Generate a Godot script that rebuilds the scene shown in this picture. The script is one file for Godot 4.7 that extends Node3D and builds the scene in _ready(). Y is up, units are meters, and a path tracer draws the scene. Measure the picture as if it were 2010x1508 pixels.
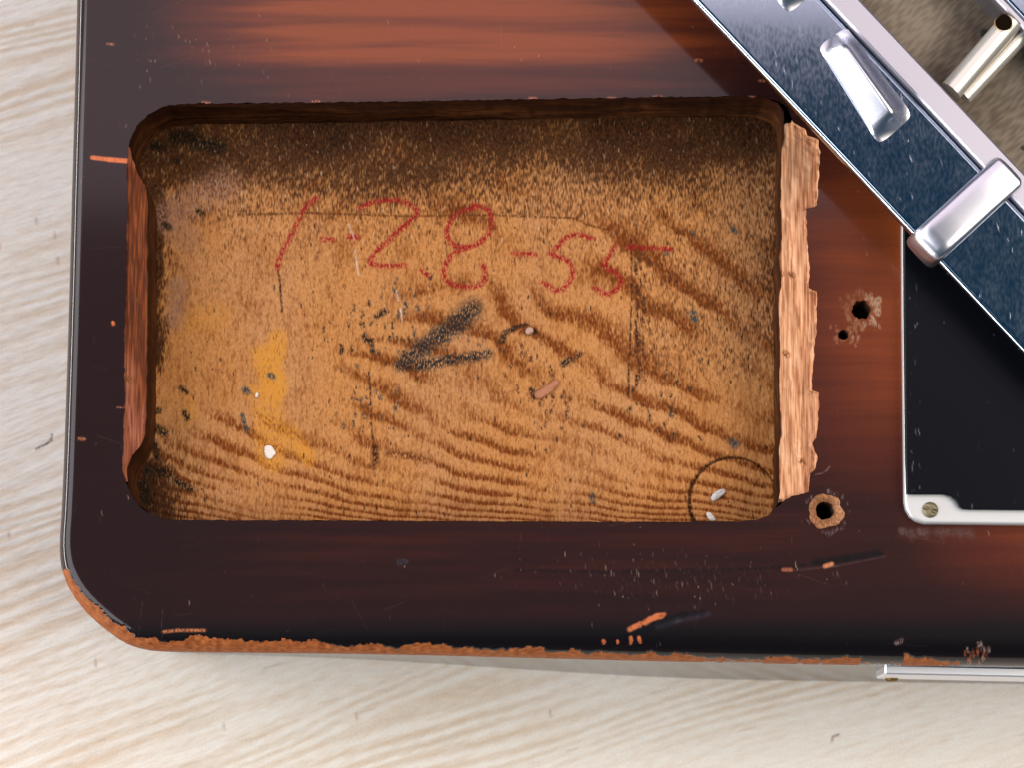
extends Node3D
# Close-up of a worn sunburst steel guitar lying on a bleached ash table: everything is worked out in millimetres and committed in metres.

const MM := 0.001
const LENS := 6000.0          # focal length, in pixels of a 2010 x 1508 picture
const DIST := 387.0           # eye to the middle of the picture on the top of the body
const TILT := deg_to_rad(8.87)
const FLOOR_Y := -11.0        # bottom of the routed cavity
const TABLE_Y := -40.0

var eye := Vector3(0, DIST * cos(TILT), DIST * sin(TILT))
var fwd := Vector3(0, -cos(TILT), -sin(TILT))
var down := Vector3(0, -sin(TILT), cos(TILT))
var rng := RandomNumberGenerator.new()
var n1 := FastNoiseLite.new()
var n2 := FastNoiseLite.new()


# ------------------------------------------------------------------ measuring
func ray(px: float, py: float) -> Vector3:
	return fwd + Vector3((px - 1005.0) / LENS, 0, 0) + down * ((py - 754.0) / LENS)

func at(px: float, py: float, h := 0.0) -> Vector3:      # where a sight line meets the level h
	var r := ray(px, py)
	return eye + r * ((h - eye.y) / r.y)

func px_of(v: Vector3) -> Vector2:
	var r := v - eye
	var d := r.dot(fwd)
	return Vector2(1005.0 + LENS * r.x / d, 754.0 + LENS * r.dot(down) / d)

func pts(list: Array, h := 0.0) -> PackedVector2Array:   # pairs of picture measures -> plan (x, z) in mm
	var out := PackedVector2Array()
	for k in range(0, list.size(), 2):
		var v := at(list[k], list[k + 1], h)
		out.append(Vector2(v.x, v.z))
	return out

func ss(a: float, b: float, x: float) -> float:
	return smoothstep(a, b, x) if a < b else 1.0 - smoothstep(b, a, x)


# ------------------------------------------------------------------ meshes
class MB:
	var v := PackedVector3Array()
	var uv := PackedVector2Array()
	var idx := PackedInt32Array()

	func add(p: Vector3, t := Vector2.ZERO) -> int:
		v.append(p)
		uv.append(t)
		return v.size() - 1

	func tri(a: int, b: int, c: int) -> void:
		idx.append(a); idx.append(b); idx.append(c)

	func quad(a: int, b: int, c: int, d: int) -> void:
		idx.append(a); idx.append(b); idx.append(c)
		idx.append(a); idx.append(c); idx.append(d)

	# a facet of its own vertices, turned so that it faces away from the point inside
	func face(ps: Array, inside: Vector3) -> void:
		var m := Vector3.ZERO
		for p in ps:
			m += p
		m /= ps.size()
		var nn: Vector3 = (ps[2] - ps[0]).cross(ps[1] - ps[0])
		if nn.dot(m - inside) < 0:
			ps = ps.duplicate()
			ps.reverse()
		var b := v.size()
		for p in ps:
			add(p, Vector2(p.x, p.z) * 0.05)
		for k in range(1, ps.size() - 1):
			tri(b, b + k, b + k + 1)

func build(mb: MB, called: String, mat: Material, parent: Node3D, flip := false) -> MeshInstance3D:
	var org := Vector3.ZERO
	var p: Node = parent
	while p is Node3D and p != self:
		org += p.position
		p = p.get_parent()
	var nv := PackedVector3Array()
	nv.resize(mb.v.size())
	var ix := mb.idx
	if flip:
		for k in range(0, ix.size(), 3):
			var t := ix[k + 1]
			ix[k + 1] = ix[k + 2]
			ix[k + 2] = t
	for k in range(0, ix.size(), 3):
		var a := ix[k]
		var b := ix[k + 1]
		var c := ix[k + 2]
		var nn := (mb.v[c] - mb.v[a]).cross(mb.v[b] - mb.v[a])
		nv[a] += nn
		nv[b] += nn
		nv[c] += nn
	var pv := PackedVector3Array()
	pv.resize(mb.v.size())
	for k in nv.size():
		nv[k] = nv[k].normalized() if nv[k].length_squared() > 0 else Vector3.UP
		pv[k] = mb.v[k] * MM - org
	var arr := []
	arr.resize(Mesh.ARRAY_MAX)
	arr[Mesh.ARRAY_VERTEX] = pv
	arr[Mesh.ARRAY_NORMAL] = nv
	arr[Mesh.ARRAY_TEX_UV] = mb.uv
	arr[Mesh.ARRAY_INDEX] = ix
	var am := ArrayMesh.new()
	am.add_surface_from_arrays(Mesh.PRIMITIVE_TRIANGLES, arr)
	if mat is StandardMaterial3D and mat.normal_enabled and not mat.uv1_triplanar:
		var st := SurfaceTool.new()
		st.create_from(am, 0)
		st.generate_tangents()
		am = st.commit()
	var o := MeshInstance3D.new()
	o.name = called
	o.mesh = am
	o.material_override = mat
	parent.add_child(o, true)
	return o

func tag(o: Node3D, label: String, category := "", group := "", kind := "") -> Node3D:
	if label: o.set_meta("label", label)
	if category: o.set_meta("category", category)
	if group: o.set_meta("group", group)
	if kind: o.set_meta("kind", kind)
	return o

func thing(called: String, where: Vector3) -> Node3D:
	var o := Node3D.new()
	o.name = called
	o.position = where * MM
	add_child(o, true)
	return o

# a line of points, evenly spaced; closed or not
func resample(line: PackedVector2Array, step: float, closed: bool) -> PackedVector2Array:
	var out := PackedVector2Array()
	var n := line.size()
	for k in (n if closed else n - 1):
		var a := line[k]
		var b := line[(k + 1) % n]
		var m: int = maxi(1, roundi(a.distance_to(b) / step))
		for j in m:
			out.append(a.lerp(b, float(j) / m))
	if not closed:
		out.append(line[n - 1])
	return out

func soften(line: PackedVector2Array, times: int, closed: bool) -> PackedVector2Array:
	for t in times:
		var out := PackedVector2Array()
		var n := line.size()
		if not closed:
			out.append(line[0])
		for k in (n if closed else n - 1):
			out.append(line[k].lerp(line[(k + 1) % n], 0.25))
			out.append(line[k].lerp(line[(k + 1) % n], 0.75))
		if not closed:
			out.append(line[n - 1])
		line = out
	return line

func jitter(line: PackedVector2Array, amount: float, freq: float, phase := 0.0) -> PackedVector2Array:
	var out := PackedVector2Array()
	for p in line:
		out.append(p + Vector2(n1.get_noise_2d(p.x * freq + phase, p.y * freq), n1.get_noise_2d(p.x * freq + 500.0, p.y * freq + phase)) * amount)
	return out

func ccw(line: PackedVector2Array) -> PackedVector2Array:
	if Geometry2D.is_polygon_clockwise(line):
		line.reverse()
	return line

# flat sheet at height y from a polygon; planar texture over rect
func sheet(mb: MB, poly: PackedVector2Array, y: float, rect: Rect2) -> void:
	var ix := Geometry2D.triangulate_polygon(poly)
	var b := mb.v.size()
	for p in poly:
		mb.add(Vector3(p.x, y, p.y), (p - rect.position) / rect.size)
	for k in range(0, ix.size(), 3):
		var p0 := poly[ix[k]]
		var p1 := poly[ix[k + 1]]
		var p2 := poly[ix[k + 2]]
		if (p1 - p0).cross(p2 - p0) > 0:
			mb.tri(b + ix[k], b + ix[k + 1], b + ix[k + 2])
		else:
			mb.tri(b + ix[k], b + ix[k + 2], b + ix[k + 1])

# plate with a rounded upper edge, from a plan outline
func plate(mb: MB, line: PackedVector2Array, y0: float, y1: float, r: float, rect: Rect2) -> void:
	line = ccw(line)
	var n := line.size()
	var rings := []
	var prof := [Vector2(0, y0), Vector2(0, y1 - r)]
	for k in range(1, 6):
		var a := k / 5.0 * PI / 2
		prof.append(Vector2(r * (1 - cos(a)), y1 - r + r * sin(a)))
	var last := PackedVector2Array()
	for q in prof:
		var ring := PackedInt32Array()
		last = PackedVector2Array()
		for k in n:
			var t := (line[(k + 1) % n] - line[(k + n - 1) % n]).normalized()
			var inward := Vector2(-t.y, t.x)
			var p: Vector2 = line[k] + inward * q.x
			last.append(p)
			ring.append(mb.add(Vector3(p.x, q.y, p.y), (p - rect.position) / rect.size))
		rings.append(ring)
	for j in rings.size() - 1:
		for k in n:
			var k2 := (k + 1) % n
			mb.quad(rings[j][k], rings[j + 1][k], rings[j + 1][k2], rings[j][k2])
	sheet(mb, last, y1, rect)

func circle(c: Vector2, r: float, n := 32, wob := 0.0) -> PackedVector2Array:
	var out := PackedVector2Array()
	for k in n:
		var a := TAU * k / n
		out.append(c + Vector2(cos(a), sin(a)) * r * (1.0 + wob * n1.get_noise_2d(cos(a) * 20.0 + c.x * 9.0, sin(a) * 20.0 + c.y * 9.0)))
	return out

# tube along a path of points
func tube(mb: MB, path: Array, r: float, n := 24, caps := true) -> void:
	var rings := []
	for k in path.size():
		var d: Vector3 = (path[mini(k + 1, path.size() - 1)] - path[maxi(k - 1, 0)]).normalized()
		var a := d.cross(Vector3.UP if absf(d.y) < 0.9 else Vector3.RIGHT).normalized()
		var b := a.cross(d)
		var ring := PackedInt32Array()
		for j in n:
			var t := TAU * j / n
			ring.append(mb.add(path[k] + (a * cos(t) + b * sin(t)) * r, Vector2(float(j) / n, k)))
		rings.append(ring)
	for k in path.size() - 1:
		for j in n:
			mb.quad(rings[k][j], rings[k + 1][j], rings[k + 1][(j + 1) % n], rings[k][(j + 1) % n])
	if caps:
		for e in [0, path.size() - 1]:
			var inside: Vector3 = path[1] if e == 0 else path[path.size() - 2]
			var ps := []
			for j in n:
				ps.append(mb.v[rings[e][j]])
			mb.face(ps, inside)


# ------------------------------------------------------------------ painting of matter on a plan, in mm
class Canvas:
	var x0: float
	var z0: float
	var k: float          # texels per mm
	var w: int
	var h: int
	var c := PackedColorArray()
	var hgt := PackedFloat32Array()
	var noise: FastNoiseLite

	func _init(r: Rect2, ppm: float, nz: FastNoiseLite) -> void:
		x0 = r.position.x
		z0 = r.position.y
		k = ppm
		w = int(r.size.x * ppm)
		h = int(r.size.y * ppm)
		c.resize(w * h)
		hgt.resize(w * h)
		noise = nz

	func rect() -> Rect2:
		return Rect2(x0, z0, w / k, h / k)

	# a mark along a line: soft or hard edge, broken by the grain it lies on
	func mark(line: PackedVector2Array, width: float, col: Color, alpha: float, broken := 0.5, soft := 0.3, dh := 0.0, end_width := -1.0) -> void:
		if end_width < 0:
			end_width = width
		var r := maxf(width, end_width) * 0.7 + 0.3
		var n := line.size()
		for s in maxi(1, n - 1):
			var a := line[s]
			var b := line[mini(s + 1, n - 1)]
			var wa := lerpf(width, end_width, float(s) / maxi(1, n - 1)) * 0.5
			var i0 := clampi(int((minf(a.x, b.x) - r - x0) * k), 0, w)
			var i1 := clampi(int((maxf(a.x, b.x) + r - x0) * k) + 1, 0, w)
			var j0 := clampi(int((minf(a.y, b.y) - r - z0) * k), 0, h)
			var j1 := clampi(int((maxf(a.y, b.y) + r - z0) * k) + 1, 0, h)
			var ab := b - a
			var l2 := maxf(ab.length_squared(), 1e-6)
			for j in range(j0, j1):
				for i in range(i0, i1):
					var p := Vector2(x0 + (i + 0.5) / k, z0 + (j + 0.5) / k)
					var d := p.distance_to(a + ab * clampf((p - a).dot(ab) / l2, 0, 1))
					if d > wa * 1.6 + 0.1:
						continue
					var g := noise.get_noise_2d(p.x * 80.0, p.y * 26.0)
					d += g * wa * 0.5 * broken
					var f := smoothstep(wa * (1 + soft), wa * (1 - soft), d)
					if f <= 0:
						continue
					f *= clampf(alpha * (1.0 + broken * 1.7 * g), 0, 1)
					var q := j * w + i
					c[q] = c[q].lerp(col, f)
					hgt[q] += dh * f

	# an upright pore or speck
	func tick(x: float, z: float, length: float, col: Color, alpha: float, dh := 0.0, lean := 0.0, wide := 1) -> void:
		var j0 := int((z - z0) * k)
		var m := maxi(1, int(length * k))
		for j in m:
			var jj := j0 + j
			var t := 1.0 - absf(2.0 * (j + 0.5) / m - 1.0) * 0.6
			for o in wide:
				var i := int((x + lean * j / k - x0) * k) + o
				if jj >= 0 and jj < h and i >= 0 and i < w:
					var q := jj * w + i
					c[q] = c[q].lerp(col, alpha * t)
					hgt[q] += dh * t

	func texture() -> ImageTexture:
		var im := Image.create_from_data(w, h, false, Image.FORMAT_RGBAF, c.to_byte_array())
		im.convert(Image.FORMAT_RGB8)
		return ImageTexture.create_from_image(im)

	func at_h(x: float, z: float) -> float:
		var i := clampi(int((x - x0) * k), 0, w - 1)
		var j := clampi(int((z - z0) * k), 0, h - 1)
		return hgt[j * w + i]

	func relief(strength: float) -> ImageTexture:
		var im := Image.create_from_data(w, h, false, Image.FORMAT_RF, hgt.to_byte_array())
		im.convert(Image.FORMAT_RGBA8)
		im.bump_map_to_normal_map(strength)
		return ImageTexture.create_from_image(im)

func mat(color: Color, rough: float, metal := 0.0, spec := 0.5) -> StandardMaterial3D:
	var m := StandardMaterial3D.new()
	m.albedo_color = color
	m.roughness = rough
	m.metallic = metal
	m.metallic_specular = spec
	return m

func c8(r: float, g: float, b: float) -> Color:
	return Color(r / 255.0, g / 255.0, b / 255.0)


# ================================================================== scene
var M := {}
var body_canvas: Canvas
var floor_canvas: Canvas

func _ready() -> void:
	rng.seed = 41
	n1.seed = 5
	n1.frequency = 0.05
	n1.fractal_octaves = 3
	n2.seed = 9
	n2.frequency = 0.05
	n2.noise_type = FastNoiseLite.TYPE_SIMPLEX
	n2.fractal_type = FastNoiseLite.FRACTAL_NONE
	camera_and_light()
	table()
	guitar()
	bridge()
	crumbs()

func lamp(called: String, where: Vector3, target: Vector3, size: Vector2, energy: float, color: Color) -> void:
	var l := AreaLight3D.new()
	l.name = called
	l.area_size = size
	l.area_normalize_energy = false
	l.light_energy = energy
	l.light_color = color
	l.light_specular = 1.0
	l.shadow_enabled = true
	l.set("area_range", 8.0)
	add_child(l)
	l.look_at_from_position(where, target, Vector3.UP if absf((target - where).normalized().y) < 0.95 else Vector3.FORWARD)

func camera_and_light() -> void:
	var cam := Camera3D.new()
	cam.name = "camera"
	cam.fov = rad_to_deg(2.0 * atan(754.0 / LENS))
	cam.near = 0.02
	cam.far = 20.0
	var lens := CameraAttributesPhysical.new()      # a little softness away from the top of the body
	lens.frustum_focal_length = 95.5
	lens.frustum_focus_distance = DIST * MM
	lens.exposure_aperture = 30.0
	cam.attributes = lens
	cam.fov = rad_to_deg(2.0 * atan(754.0 / LENS))
	add_child(cam)
	cam.look_at_from_position(eye * MM, Vector3.ZERO, Vector3(0, 0, -1))
	cam.current = true
	var env := Environment.new()
	env.background_mode = Environment.BG_COLOR
	env.background_color = Color(0.010, 0.047, 0.09).linear_to_srgb()   # the unlit end of the room
	env.tonemap_mode = Environment.TONE_MAPPER_LINEAR
	env.tonemap_exposure = 0.95
	env.sdfgi_enabled = true
	env.ssao_enabled = true
	env.ssil_enabled = true
	var we := WorldEnvironment.new()
	we.name = "environment"
	we.environment = env
	add_child(we)
	# daylight from a wide skylight beyond the top of the picture, a window low on the left, and unseen fill lamps added high on both sides
	lamp("skylight", Vector3(0.1, 1.40, -1.115), Vector3(0.1, 0, -1.115), Vector2(2.9, 1.58), 0.46, Color(1.0, 0.92, 0.95))
	lamp("left_window", Vector3(-2.3, 0.40, 0.35), Vector3(0, 0.0, 0.0), Vector2(4.4, 0.15), 14.0, Color(1.0, 0.99, 0.98))
	lamp("left_fill", Vector3(-1.25, 1.5, 0.15), Vector3(0, 0, 0), Vector2(1.5, 1.3), 1.3, Color(0.98, 0.98, 1.0))
	lamp("right_fill", Vector3(1.25, 1.5, 0.1), Vector3(0, 0, 0), Vector2(1.5, 1.4), 1.6, Color(1.0, 0.96, 0.90))


# ------------------------------------------------------------------ table
func table() -> void:
	var a := at(-420, -420, TABLE_Y)
	var cv := Canvas.new(Rect2(a.x, a.z, 250, 190), 6.0, n2)
	var light := c8(228, 221, 211)
	var dark := c8(208, 188, 166)
	for j in cv.h:
		for i in cv.w:
			var x := cv.x0 + i / cv.k
			var z := cv.z0 + j / cv.k
			# the year rings run up to the right and steepen towards the lower right
			var u := z + 0.30 * x + 0.0012 * (x + 40.0) * (z + 10.0) + 1.7 * n1.get_noise_2d(x * 0.2, z * 0.3) 
			var v := x - 0.3 * z
			var g := 0.5 + 0.5 * sin(u * 2.9 + 6.0 * n2.get_noise_2d(u * 1.6, v * 0.2))
			g *= 0.55 + 0.9 * n2.get_noise_2d(u * 0.7 + 90.0, v * 0.25)
			var f := n2.get_noise_2d(u * 16.0, v * 1.0) * 0.6 + n2.get_noise_2d(u * 42.0, v * 5.0) * 0.6
			var patch := n1.get_noise_2d(x * 0.5 + 300.0, z * 0.5)
			var t := clampf(0.10 + 0.62 * g + 0.34 * f + 0.08 * patch, 0, 1)
			var col := light.lerp(dark, t)
			var s := n2.get_noise_2d(x * 60.0, z * 60.0) * 0.03
			cv.c[j * cv.w + i] = Color(col.r + s, col.g + s, col.b + s)
			cv.hgt[j * cv.w + i] = 0.5 - 0.25 * g + 0.15 * f
	# pores, nicks and a hair
	for k in 700:
		var p := Vector2(rng.randf_range(cv.x0, cv.x0 + 245), rng.randf_range(cv.z0, cv.z0 + 185))
		cv.mark(PackedVector2Array([p, p + Vector2(1, -0.28) * rng.randf_range(0.5, 3.0)]), rng.randf_range(0.12, 0.3), c8(170, 142, 120), rng.randf_range(0.1, 0.35), 0.1, 0.6, -0.05)
	for q in [[72, 428], [114, 505], [0, 478], [188, 1296], [18, 1045], [700, 1400], [108, 455], [440, 1420], [1080, 1395]]:
		var p := pts([q[0], q[1]], TABLE_Y)[0]
		cv.mark(PackedVector2Array([p, p + Vector2(0.1, 0.9)]), 0.34, c8(160, 130, 108), 0.4, 0.4, 0.6, -0.1)
	cv.mark(pts([72, 882, 92, 872, 101, 866, 103, 854], TABLE_Y), 0.28, c8(70, 66, 60), 0.7, 0.5, 0.4)
	cv.mark(pts([1632, 1455, 1634, 1447, 1646, 1442], TABLE_Y), 0.3, c8(140, 118, 118), 0.8, 0.3, 0.4)
	var m := mat(Color.WHITE, 0.55, 0.0, 0.35)
	m.albedo_texture = cv.texture()
	m.normal_enabled = true
	m.normal_texture = cv.relief(3.0)
	m.normal_scale = 0.5
	var mb := MB.new()
	var r := cv.rect()
	for q in [[-450.0, -450.0], [450.0, -450.0], [450.0, 450.0], [-450.0, 450.0]]:
		mb.add(Vector3(q[0], TABLE_Y, q[1]), (Vector2(q[0], q[1]) - r.position) / r.size)
	mb.quad(0, 1, 2, 3)
	var o := build(mb, "table_top", m, self)
	tag(o, "bleached ash table top with diagonal grain under the guitar", "", "", "structure")


# ------------------------------------------------------------------ guitar body
func rim_line() -> PackedVector2Array:      # where the lacquer ends round the cavity
	var l := pts([252, 290, 258, 268, 270, 246, 292, 224, 322, 209, 370, 203, 520, 202, 700, 200, 1000, 195, 1200, 192, 1300, 190, 1440, 189, 1500, 191, 1530, 200, 1546, 214,
		1556, 240, 1578, 252, 1584, 266, 1606, 274, 1609, 300, 1606, 360, 1602, 405, 1582, 410, 1584, 470, 1588, 520, 1586, 565, 1603, 572, 1602, 640, 1597, 700, 1592, 765, 1606, 772, 1607, 800,
		1602, 860, 1594, 872, 1604, 900, 1601, 920, 1590, 930, 1586, 968, 1552, 974, 1536, 986, 1522, 998, 1510, 1012, 1490, 1020, 1450, 1024, 1200, 1025, 900, 1024, 600, 1022, 350, 1022,
		322, 1019, 296, 1009, 274, 993, 258, 972, 248, 948, 240, 918, 244, 880, 242, 850, 246, 800, 245, 700, 247, 600, 249, 480, 251, 400, 249, 340])
	return ccw(jitter(resample(l, 0.3, true), 0.16, 14.0))

func wall_line() -> PackedVector2Array:     # the top of the routed wall
	var l := pts([254, 288, 258, 268, 270, 246, 292, 224, 322, 209, 370, 203, 520, 202, 700, 200, 1000, 195, 1200, 192, 1300, 190, 1440, 189, 1500, 191, 1526, 202, 1538, 220,
		1541, 262, 1536, 290, 1534, 400, 1536, 460, 1531, 500, 1535, 560, 1530, 580, 1533, 680, 1532, 760, 1534, 850, 1530, 880, 1533, 960, 1530, 986, 1520, 1000, 1510, 1012, 1490, 1020, 1450, 1024, 1200, 1025, 900, 1024, 600, 1022, 350, 1022,
		322, 1019, 296, 1009, 274, 993, 258, 972, 250, 948, 248, 920, 258, 894, 276, 872, 284, 850, 287, 800, 288, 700, 289, 600, 289, 480, 289, 380, 283, 360, 270, 340, 260, 312])
	return ccw(resample(l, 0.3, true))

func ledge_depth(p: Vector2) -> float:      # how far the wall top lies below the lacquer
	var q := px_of(Vector3(p.x, 0, p.y))
	if q.x < 400 and q.y > 285 and q.y < 950:
		return -0.9
	if q.x > 1500 and q.y > 235 and q.y < 980:
		return -1.5
	return -0.02

func edge_radius(q: Vector2) -> float:
	return lerpf(1.7, lerpf(2.5, 4.0, ss(500, 1400, q.x)), ss(1050, 1240, q.y))

func worn_width(q: Vector2) -> float:       # how far in from the outline the lacquer is worn off, in mm
	var nz := n1.get_noise_2d(q.x * 0.4, 3.0) * 0.7 + n1.get_noise_2d(q.x * 1.1, 90.0) * 0.35
	if q.y < 1122:
		return -1.0
	var w := 0.0
	if q.x < 215:
		w = 1.15 * ss(1116, 1130, q.y)
	elif q.x < 330:
		w = lerpf(1.15, 1.6, (q.x - 215) / 115.0)
	elif q.x < 600:
		w = 1.55
	elif q.x < 1060:
		w = lerpf(1.45, 1.3, (q.x - 600) / 460.0)
	elif q.x < 1420:
		w = lerpf(1.3, 0.6, (q.x - 1060) / 360.0)
	elif q.x < 1500:
		w = 0.35
	elif q.x < 1690:
		w = 1.0 + 0.5 * ss(1600, 1630, q.x) * ss(1680, 1650, q.x)
	elif q.x < 1770:
		w = 0.1
	elif q.x < 1885:
		w = lerpf(1.3, 0.5, (q.x - 1770) / 115.0)
	else:
		w = -0.2
	return w * (0.9 if q.x < 500 else 0.72) * (1.0 + 0.9 * n1.get_noise_2d(q.x * 0.12, 700.0)) + nz * 0.6

func guitar() -> void:
	var g := thing("steel_guitar", Vector3(at(1100, 650).x, TABLE_Y, at(1100, 650).z))
	tag(g, "dark sunburst lacquered steel guitar body with an open routed wooden cavity", "guitar")
	paint_body()
	var lac := mat(Color.WHITE, 0.45, 0.0, 0.23)
	lac.clearcoat_enabled = true
	lac.clearcoat = 0.7
	lac.clearcoat_roughness = 0.08
	lac.albedo_texture = body_canvas.texture()
	lac.texture_repeat = false
	lac.normal_enabled = true
	lac.normal_texture = body_canvas.relief(6.0)
	lac.normal_scale = 0.6
	M.lacquer = lac
	var bare := mat(c8(196, 112, 52), 0.6, 0.0, 0.3)
	var bt := NoiseTexture2D.new()
	bt.width = 256
	bt.height = 256
	bt.noise = n1
	bt.seamless = true
	var rampg := Gradient.new()
	rampg.set_color(0, c8(100, 46, 15))
	rampg.set_color(1, c8(184, 112, 62))
	bt.color_ramp = rampg
	bare.albedo_color = Color.WHITE
	bare.albedo_texture = bt
	bare.uv1_triplanar = true
	bare.uv1_scale = Vector3(60, 300, 60)
	M.bare = bare
	# outline at the foot of the rounded edge, closed beyond the frame
	var outline := pts([163, -420, 155, 0, 150, 200, 146, 330, 139, 600, 131, 850, 125, 1000, 120, 1070, 122, 1110, 128, 1134, 142, 1167, 166, 1199, 201, 1232, 243, 1262, 270, 1272, 306, 1279, 420, 1281,
		760, 1284, 1060, 1291, 1390, 1299, 1674, 1304, 1882, 1307, 2010, 1309, 2500, 1316, 2560, 1290, 2570, 1240, 2570, -400, 2560, -470, 2500, -500, 240, -500, 190, -490, 168, -462], -2.8)
	var fine := PackedVector2Array()
	outline = ccw(soften(outline, 1, true))
	for k in outline.size():
		var a := outline[k]
		var b := outline[(k + 1) % outline.size()]
		var q := px_of(Vector3(a.x, 0, a.y))
		var q2 := px_of(Vector3(b.x, 0, b.y))
		var seen := (q.x < 2080 or q2.x < 2080) and (q.y > 900 or q2.y > 900 or q.x < 400) and (q.y > -80 or q2.y > -80)
		var m: int = maxi(1, roundi(a.distance_to(b) / (0.17 if seen else 2.5)))
		for j in m:
			fine.append(a.lerp(b, float(j) / m))
	var n := fine.size()
	var rings := 22
	var rect := body_canvas.rect()
	var lb := MB.new()
	var wb := MB.new()
	var grid := []
	var worn := []
	var inner := PackedVector2Array()
	for k in n:
		var t := (fine[(k + 1) % n] - fine[(k + n - 1) % n]).normalized()
		var inward := Vector2(-t.y, t.x)
		var q := px_of(Vector3(fine[k].x, -2.8, fine[k].y))
		var r := edge_radius(q)
		var ww := worn_width(q)
		var col := []
		var wc := []
		for a in rings + 3:
			var off := 0.0
			var y := 0.0
			if a == 0:
				off = 2.2 * ss(1500, 300, q.x) * maxf(0, -inward.y)
				y = TABLE_Y + 0.2
			elif a == 1:
				y = -r - 0.9
			elif a == 2:
				y = -r - 0.45
			else:
				var ang := (a - 2.0) / rings * PI / 2
				off = r * (1 - cos(ang))
				y = -r + r * sin(ang)
			var nzz := n1.get_noise_2d(q.x * 1.6, a * 2.5 + q.y * 1.6) * 0.14
			var wornhere := a >= 2 and a < rings + 1 and off + nzz * (0.3 + off) < ww
			if a == 2:
				wornhere = ww > 0.4
			var dig := 0.0
			if wornhere:
				dig = 0.07 + 0.06 * n2.get_noise_2d(q.x * 0.8, a * 5.0)
			var p := fine[k] + inward * (off + dig)
			col.append(Vector3(p.x, y - dig * 0.6 * sin(maxf(0, (a - 2.0)) / rings * PI / 2), p.y))
			wc.append(wornhere)
		grid.append(col)
		worn.append(wc)
		inner.append(Vector2(col[rings + 2].x, col[rings + 2].z))
	for mbk in 2:
		var mb: MB = [lb, wb][mbk]
		var ids := {}
		for k in n:
			var k2 := (k + 1) % n
			for a in rings + 2:
				var isworn: bool = worn[k][a] and worn[k2][a] and worn[k][a + 1]
				if a == 1:
					isworn = worn[k][2]
				if isworn != (mbk == 1):
					continue
				var qd := PackedInt32Array()
				for e in [[k, a], [k, a + 1], [k2, a + 1], [k2, a]]:
					var key: int = e[0] * 64 + e[1]
					if not ids.has(key):
						var p: Vector3 = grid[e[0]][e[1]]
						ids[key] = mb.add(p, (Vector2(p.x, p.z) - rect.position) / rect.size)
					qd.append(ids[key])
				mb.quad(qd[0], qd[1], qd[2], qd[3])
	# flat top with its openings, cut into strips through the openings
	var rim := rim_line()
	var holes := [rim]
	var h1 := pts([1690, 608])[0]
	var h2 := pts([1655, 657])[0]
	var h3 := pts([1620, 1003])[0]
	holes.append(ccw(circle(h1, 1.2, 36, 0.2)))
	holes.append(ccw(circle(h2, 0.66, 28, 0.15)))
	holes.append(ccw(circle(h3, 2.2, 48, 0.22)))
	var cuts := [-2000.0, at(930, 600).x, h3.x, h2.x, h1.x, 2000.0]
	for k in cuts.size() - 1:
		var strip := PackedVector2Array([Vector2(cuts[k], -2000), Vector2(cuts[k + 1], -2000), Vector2(cuts[k + 1], 2000), Vector2(cuts[k], 2000)])
		var pieces := Geometry2D.intersect_polygons(inner, strip)
		for hole in holes:
			var next := []
			for p in pieces:
				next.append_array(Geometry2D.clip_polygons(p, hole))
			pieces.assign(next)
		for p in pieces:
			var b := lb.v.size()
			sheet(lb, p, 0.0, rect)
	var lb_o := build(lb, "lacquered_body", lac, g)
	tag(lb_o, "glossy dark brown sunburst lacquer with a lighter reddish middle")
	tag(build(wb, "worn_edge", bare, g), "orange bare wood where the lacquer is worn off the rounded edge")
	cavity(g, rim)
	# screw holes
	var dark := mat(c8(84, 50, 28), 0.8)
	var raw := mat(c8(150, 92, 52), 0.7)
	var rt := NoiseTexture2D.new()
	rt.width = 256
	rt.height = 256
	rt.noise = n1
	rt.seamless = true
	var rg := Gradient.new()
	rg.set_color(0, c8(84, 46, 22))
	rg.set_color(1, c8(206, 146, 94))
	rt.color_ramp = rg
	raw.albedo_color = Color.WHITE
	raw.albedo_texture = rt
	raw.uv1_triplanar = true
	raw.uv1_scale = Vector3(220, 120, 120)
	for hh in [[h1, 1.2, 0.2, 36, 0.0], [h2, 0.66, 0.15, 28, 0.0], [h3, 2.2, 0.22, 48, 1.15]]:
		var mb := MB.new()
		var top := circle(hh[0], hh[1], hh[3], hh[2])
		var bore: PackedVector2Array = top if hh[4] == 0.0 else circle(hh[0] + Vector2(-0.05, -0.1), hh[4], hh[3], 0.15)
		var levels := [[bore, -0.75 if hh[4] > 0 else 0.0], [bore, -9.0]]
		if hh[4] > 0.0:
			var rb := MB.new()
			for ring in 6:
				for k in top.size():
					var p: Vector2 = top[k].lerp(bore[k], ring / 5.0)
					rb.add(Vector3(p.x, -0.1 - 0.65 * pow(ring / 5.0, 1.4) + 0.12 * n1.get_noise_2d(p.x * 40.0, p.y * 40.0) * (1 if ring < 5 else 0), p.y))
			for k in top.size():
				rb.add(Vector3(top[k].x, 0, top[k].y))
			var nn := top.size()
			for ring in 5:
				for k in nn:
					rb.quad(ring * nn + k, ring * nn + (k + 1) % nn, (ring + 1) * nn + (k + 1) % nn, (ring + 1) * nn + k)
			for k in nn:
				rb.quad(6 * nn + k, 6 * nn + (k + 1) % nn, (k + 1) % nn, k)
			tag(build(rb, "chipped_hole_rim", raw, g, false), "ring of bare wood chipped round the corner screw hole")
		var nb := bore.size()
		for lv in levels:
			for p in lv[0]:
				mb.add(Vector3(p.x, lv[1], p.y))
		for k in nb:
			mb.quad(k, (k + 1) % nb, nb + (k + 1) % nb, nb + k)
		mb.add(Vector3(hh[0].x, -9.0, hh[0].y))
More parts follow.
